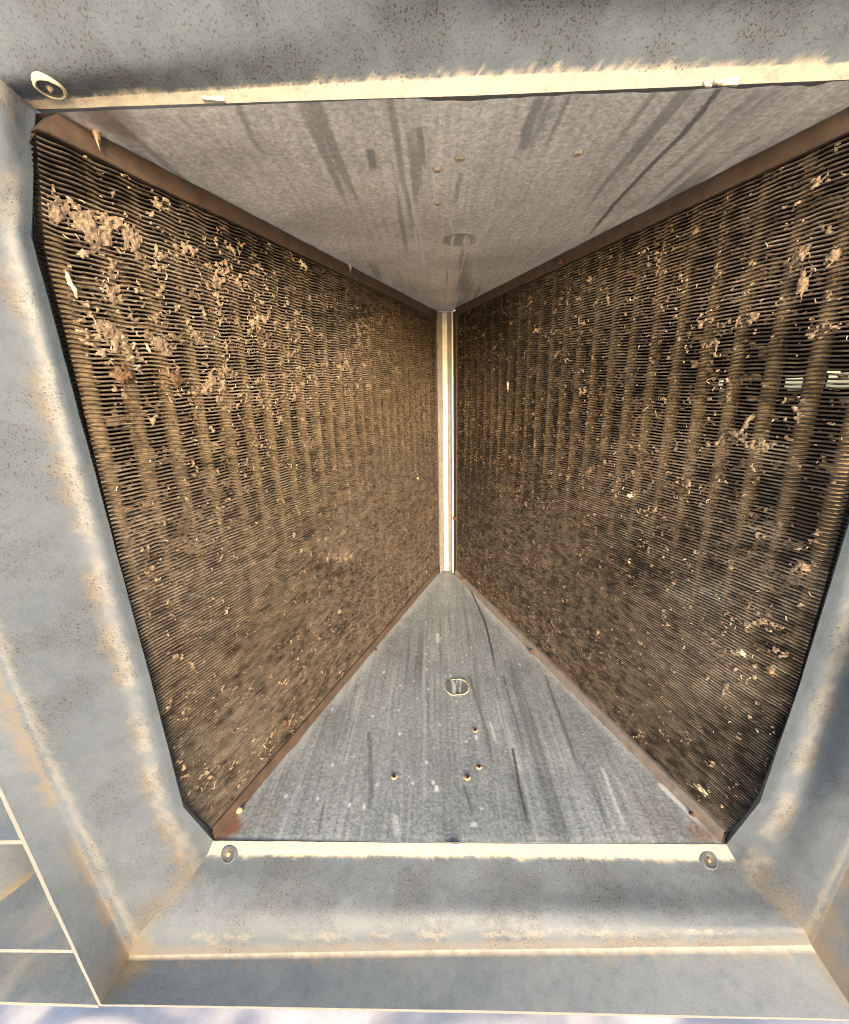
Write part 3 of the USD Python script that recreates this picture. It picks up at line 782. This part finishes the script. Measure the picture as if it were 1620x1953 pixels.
def end_sheet(zs, label, runs, chalk, spots, seed, rust):
    t = thing("end_sheet", label, "metal sheet")
    ny, nx = 420, 330
    yy = np.linspace(0.0008, APEX_Y + 0.008, ny)
    hw = W / 2 * (1 - yy / H) - 0.0004
    xx = np.linspace(-1, 1, nx)
    Y = np.repeat(yy[:, None], nx, 1)
    X = (hw[:, None] + 0.004 + 0.011 * sm(0.02, 0.004, Y)) * xx[None, :]
    dent = (fbm(np.stack([X * 14, Y * 9, 0 * X], -1), 3, seed) - 0.5) * 0.0015
    Z = zs * (L / 2 - 0.0003) - zs * np.abs(dent) * sm(0, 0.006, Y - 0.001) * sm(0.0, 0.012, hw[:, None] - np.abs(X))
    V = np.stack([X, Y, Z], -1)
    f = grid_faces(ny, nx)
    if zs < 0:
        f = f[:, ::-1]
    p3 = np.stack([X, Y, 0 * X], -1)
    base = pix(V)
    dark = np.zeros_like(X)
    for pts, w0, w1, a in runs:
        q = np.array([at(u, v, 2, zs * L / 2)[:2] for u, v in pts])
        dark = np.maximum(dark, a * seg_mask(X, Y, q, w0, w1, seed + int(abs(q[0, 0]) * 1000)))
    # many faint runs along the airway
    fr = fbm(np.stack([X * 130, Y * 2.6, 0 * X], -1), 4, seed + 2)
    dark = np.maximum(dark, (0.55 if zs > 0 else 0.4) * sm(.60, .68, fr) * sm(.35, .6, fbm(np.stack([X * 18, Y * 7, 0 * X], -1), 2, seed + 3)))
    ch = np.zeros_like(X)
    for pts, w0, w1, a in chalk:
        q = np.array([at(u, v, 2, zs * L / 2)[:2] for u, v in pts])
        ch = np.maximum(ch, a * seg_mask(X, Y, q, w0, w1, seed + 50 + int(abs(q[0, 0]) * 1000), 0.002))
    fr2 = fbm(np.stack([X * 260, Y * 4.5, 0 * X + 4], -1), 3, seed + 5)
    ch = np.maximum(ch, (0.3 if zs > 0 else 0.17) * sm(.62, .70, fr2) * sm(.4, .62, fbm(np.stack([X * 12, Y * 10, 0 * X], -1), 2, seed + 6)))
    edge = hw[:, None] - np.abs(X)
    ch = np.maximum(ch, (0.5 if zs > 0 else 0.33) * sm(0.020, 0.002, edge + (fbm(np.stack([X * 60, Y * 20, 0 * X], -1), 3, seed + 8) - .5) * .02) * sm(0.03, 0.12, Y))
    r = np.random.default_rng(seed)
    for _ in range(170 if zs < 0 else 45):
        y0 = r.uniform(0.02, 0.45); x0 = r.uniform(-1, 1) * W / 2 * (1 - y0 / H) * 0.95
        if zs < 0 and x0 > 0.03 and r.random() < .65:
            continue
        rr = r.uniform(.0006, .0019) * (1.15 - y0)
        d = np.hypot((X - x0) * r.uniform(.7, 1.2), (Y - y0) * r.uniform(.45, .9))
        ch = np.maximum(ch, r.uniform(.5, 1.0) * sm(rr, rr * .55, d + (fbm(p3 * 700, 2, 3) - .5) * .0008))
    warm = 0.0 * X
    for u, v, ru, a in rust:
        c = at(u, v, 2, zs * L / 2)
        d = np.hypot((X - c[0]), (Y - c[1]))
        warm = np.maximum(warm, a * sm(ru, ru * .3, d + (fbm(p3 * 90, 3, seed + 9) - .5) * ru * 1.1))
    warm = np.maximum(warm, 0.75 * sm(0.0035, 0.0005, edge + (fbm(p3 * 70, 3, seed + 10) - .5) * .006))
    wear = np.stack([np.clip(dark, 0, .92), np.clip(ch, 0, 1), np.clip(warm, 0, 1)], -1)
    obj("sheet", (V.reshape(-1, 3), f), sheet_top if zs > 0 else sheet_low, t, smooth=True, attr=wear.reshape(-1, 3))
    # knocked-out disc with its ring
    u, v = spots["ring"]
    c = at(u, v, 2, zs * L / 2)
    r0 = spots["r"]
    T = np.eye(4); T[2, 2] = -zs; T[1, 1] = -zs; T[:3, 3] = [c[0], c[1], zs * (L / 2 - 0.0012)]
    ringv = trimesh.creation.torus(r0, 0.0007, 48, 8)
    vv = np.array(ringv.vertices); vv *= 1 + (fbm(vv * 130, 3, 2)[:, None] - .5) * .12; vv[:, 2] += (fbm(vv * 90 + 5, 3, seed) - .58) * 0.006
    vv = vv @ T[:3, :3].T + T[:3, 3]
    kr = str(obj("knockout_ring", (vv, ringv.faces), cream_m, t, smooth=True).GetPath())
    rr_, aa_ = np.meshgrid(np.linspace(0, r0 * 0.97, 14), np.linspace(0, 2 * np.pi, 49), indexing="ij")
    dv = np.stack([c[0] + rr_ * np.cos(aa_), c[1] + rr_ * np.sin(aa_), 0 * rr_ + zs * (L / 2 - 0.0014)], -1)
    st_ = sm(.55, .66, fbm(np.stack([dv[..., 0] * 240, dv[..., 1] * 25, 0 * rr_ + zs], -1), 3, seed + 21))
    df = grid_faces(14, 49)
    obj("knockout_disc", (dv.reshape(-1, 3), df[:, ::-1] if zs > 0 else df), sheet_top if zs > 0 else sheet_low, kr, smooth=True,
        attr=np.stack([0.6 - 0.5 * st_, 0.7 * st_, 0 * st_], -1).reshape(-1, 3))
    for u, v in spots["holes"]:
        c = at(u, v, 2, zs * L / 2)
        up = t
        for nm, me, mt in (("hole_rim", lathe([(0.0013, 0.0000), (0.0019, 0.0006), (0.0027, 0.0003), (0.0034, -0.0006)], 16), tanscrew_m if zs < 0 else cream_m), ("hole", lathe([(0, 0.0006), (0.0019, 0.0008)], 12), hole_m if zs < 0 else tanscrew_m)):
            vv = np.array(me.vertices) @ np.diag([1.0, -zs, -zs]).T + np.array([c[0], c[1], zs * (L / 2 - 0.0010)])
            vv = vv + (fbm(vv * 300, 2, 9)[:, None] - .5) * .0012
            p_ = obj(nm, (vv, me.faces), mt, up, smooth=40)
            up = str(p_.GetPath())


end_sheet(1, "upper triangular metal sheet, warm grey with bounce light painted in and dark water runs", [
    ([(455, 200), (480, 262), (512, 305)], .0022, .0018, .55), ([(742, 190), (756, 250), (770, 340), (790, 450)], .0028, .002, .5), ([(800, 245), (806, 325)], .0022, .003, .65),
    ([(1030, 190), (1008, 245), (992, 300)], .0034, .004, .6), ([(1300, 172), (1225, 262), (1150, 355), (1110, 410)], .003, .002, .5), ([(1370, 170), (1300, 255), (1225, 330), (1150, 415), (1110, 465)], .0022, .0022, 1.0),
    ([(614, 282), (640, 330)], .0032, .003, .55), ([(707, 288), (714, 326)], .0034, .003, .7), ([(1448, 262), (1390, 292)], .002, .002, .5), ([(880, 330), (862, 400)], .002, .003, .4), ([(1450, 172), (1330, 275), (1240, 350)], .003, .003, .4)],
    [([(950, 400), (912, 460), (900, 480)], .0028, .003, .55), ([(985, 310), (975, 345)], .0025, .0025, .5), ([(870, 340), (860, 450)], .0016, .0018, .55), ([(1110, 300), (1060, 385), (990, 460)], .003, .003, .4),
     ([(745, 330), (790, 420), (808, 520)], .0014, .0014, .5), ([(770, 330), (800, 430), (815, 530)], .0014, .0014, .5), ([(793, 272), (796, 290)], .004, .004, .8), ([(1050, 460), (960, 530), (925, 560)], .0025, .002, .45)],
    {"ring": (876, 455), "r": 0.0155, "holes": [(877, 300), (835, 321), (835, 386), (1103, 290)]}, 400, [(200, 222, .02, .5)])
end_sheet(-1, "lower triangular metal sheet, blue grey with sky tint painted in, chalky streaks and white splashes", [
    ([(895, 1120), (925, 1185), (942, 1260), (952, 1315)], .0022, .002, .95), ([(960, 1290), (985, 1380), (1015, 1480)], .002, .002, .6), ([(895, 1290), (930, 1400), (945, 1500)], .0022, .0022, .55), ([(978, 1430), (990, 1500), (1015, 1605)], .0018, .0020, .95),
    ([(1040, 1290), (1080, 1400), (1115, 1500)], .0022, .002, .65), ([(705, 1400), (708, 1500), (703, 1570)], .003, .003, .5), ([(617, 1540), (605, 1605)], .002, .002, .5), ([(815, 1290), (818, 1420)], .0018, .002, .35), ([(885, 1500), (905, 1560)], .0018, .002, .5), ([(885, 1150), (900, 1270)], .002, .002, .4), ([(1130, 1480), (1165, 1600)], .002, .002, .35)],
    [([(950, 1340), (975, 1420), (1000, 1520)], .004, .005, .3), ([(835, 1210), (838, 1230)], .003, .004, .7), ([(935, 1380), (945, 1420)], .002, .002, .5), ([(1150, 1470), (1205, 1605)], .002, .002, .5), ([(755, 1560), (760, 1600)], .003, .003, .4), ([(905, 1575), (905, 1580)], .004, .004, .6), ([(833, 1500), (834, 1512)], .0016, .003, .9), ([(1265, 1500), (1370, 1600)], .004, .006, .7)],
    {"ring": (872, 1312), "r": 0.0150, "holes": [(907, 1394), (914, 1464), (892, 1484), (752, 1483)]}, 500, [(436, 1574, .016, .85), (500, 1560, .02, .2), (1345, 1590, .016, .5), (1240, 1560, .03, .15)])

# ------------------------------------------------------------------ pale plastic under the frame, scrap on the lowest shelf
A, B = np.meshgrid(np.linspace(-0.62, 0.62, 160), np.linspace(-0.11, 0.16, 60), indexing="ij")
q = np.stack([A * 7, B * 9, 0 * A], -1)
Zp = -0.372 + 0.03 * np.abs(fbm(q, 4, 8) - 0.5) * 2 + 0.012 * np.sin(A * 23 + 3 * fbm(q * 0.5, 2, 3)) - 0.05 * sm(-.06, -.11, B)
pl = obj("plastic_sheet", (np.stack([A, B, Zp], -1).reshape(-1, 3), grid_faces(160, 60)), plastic_m, smooth=True)
tag(pl, "crumpled pale lavender plastic sheet lying under the bottom rail", "plastic sheet")
c = at(16, 1850, 2, at(100, 1916, 1, RIM)[2] + 0.004)
k = trimesh.creation.icosphere(3, 1.0)
vv = np.array(k.vertices) * np.array([0.007, 0.004, 0.0018]); vv = vv + (fbm(vv * 260, 3, 4)[:, None] - .5) * .004
tag(obj("leaf_scrap", (vv + c, k.faces), brown_m, smooth=40), "dark curled leaf scrap on the lowest shelf at the left edge", "leaf")
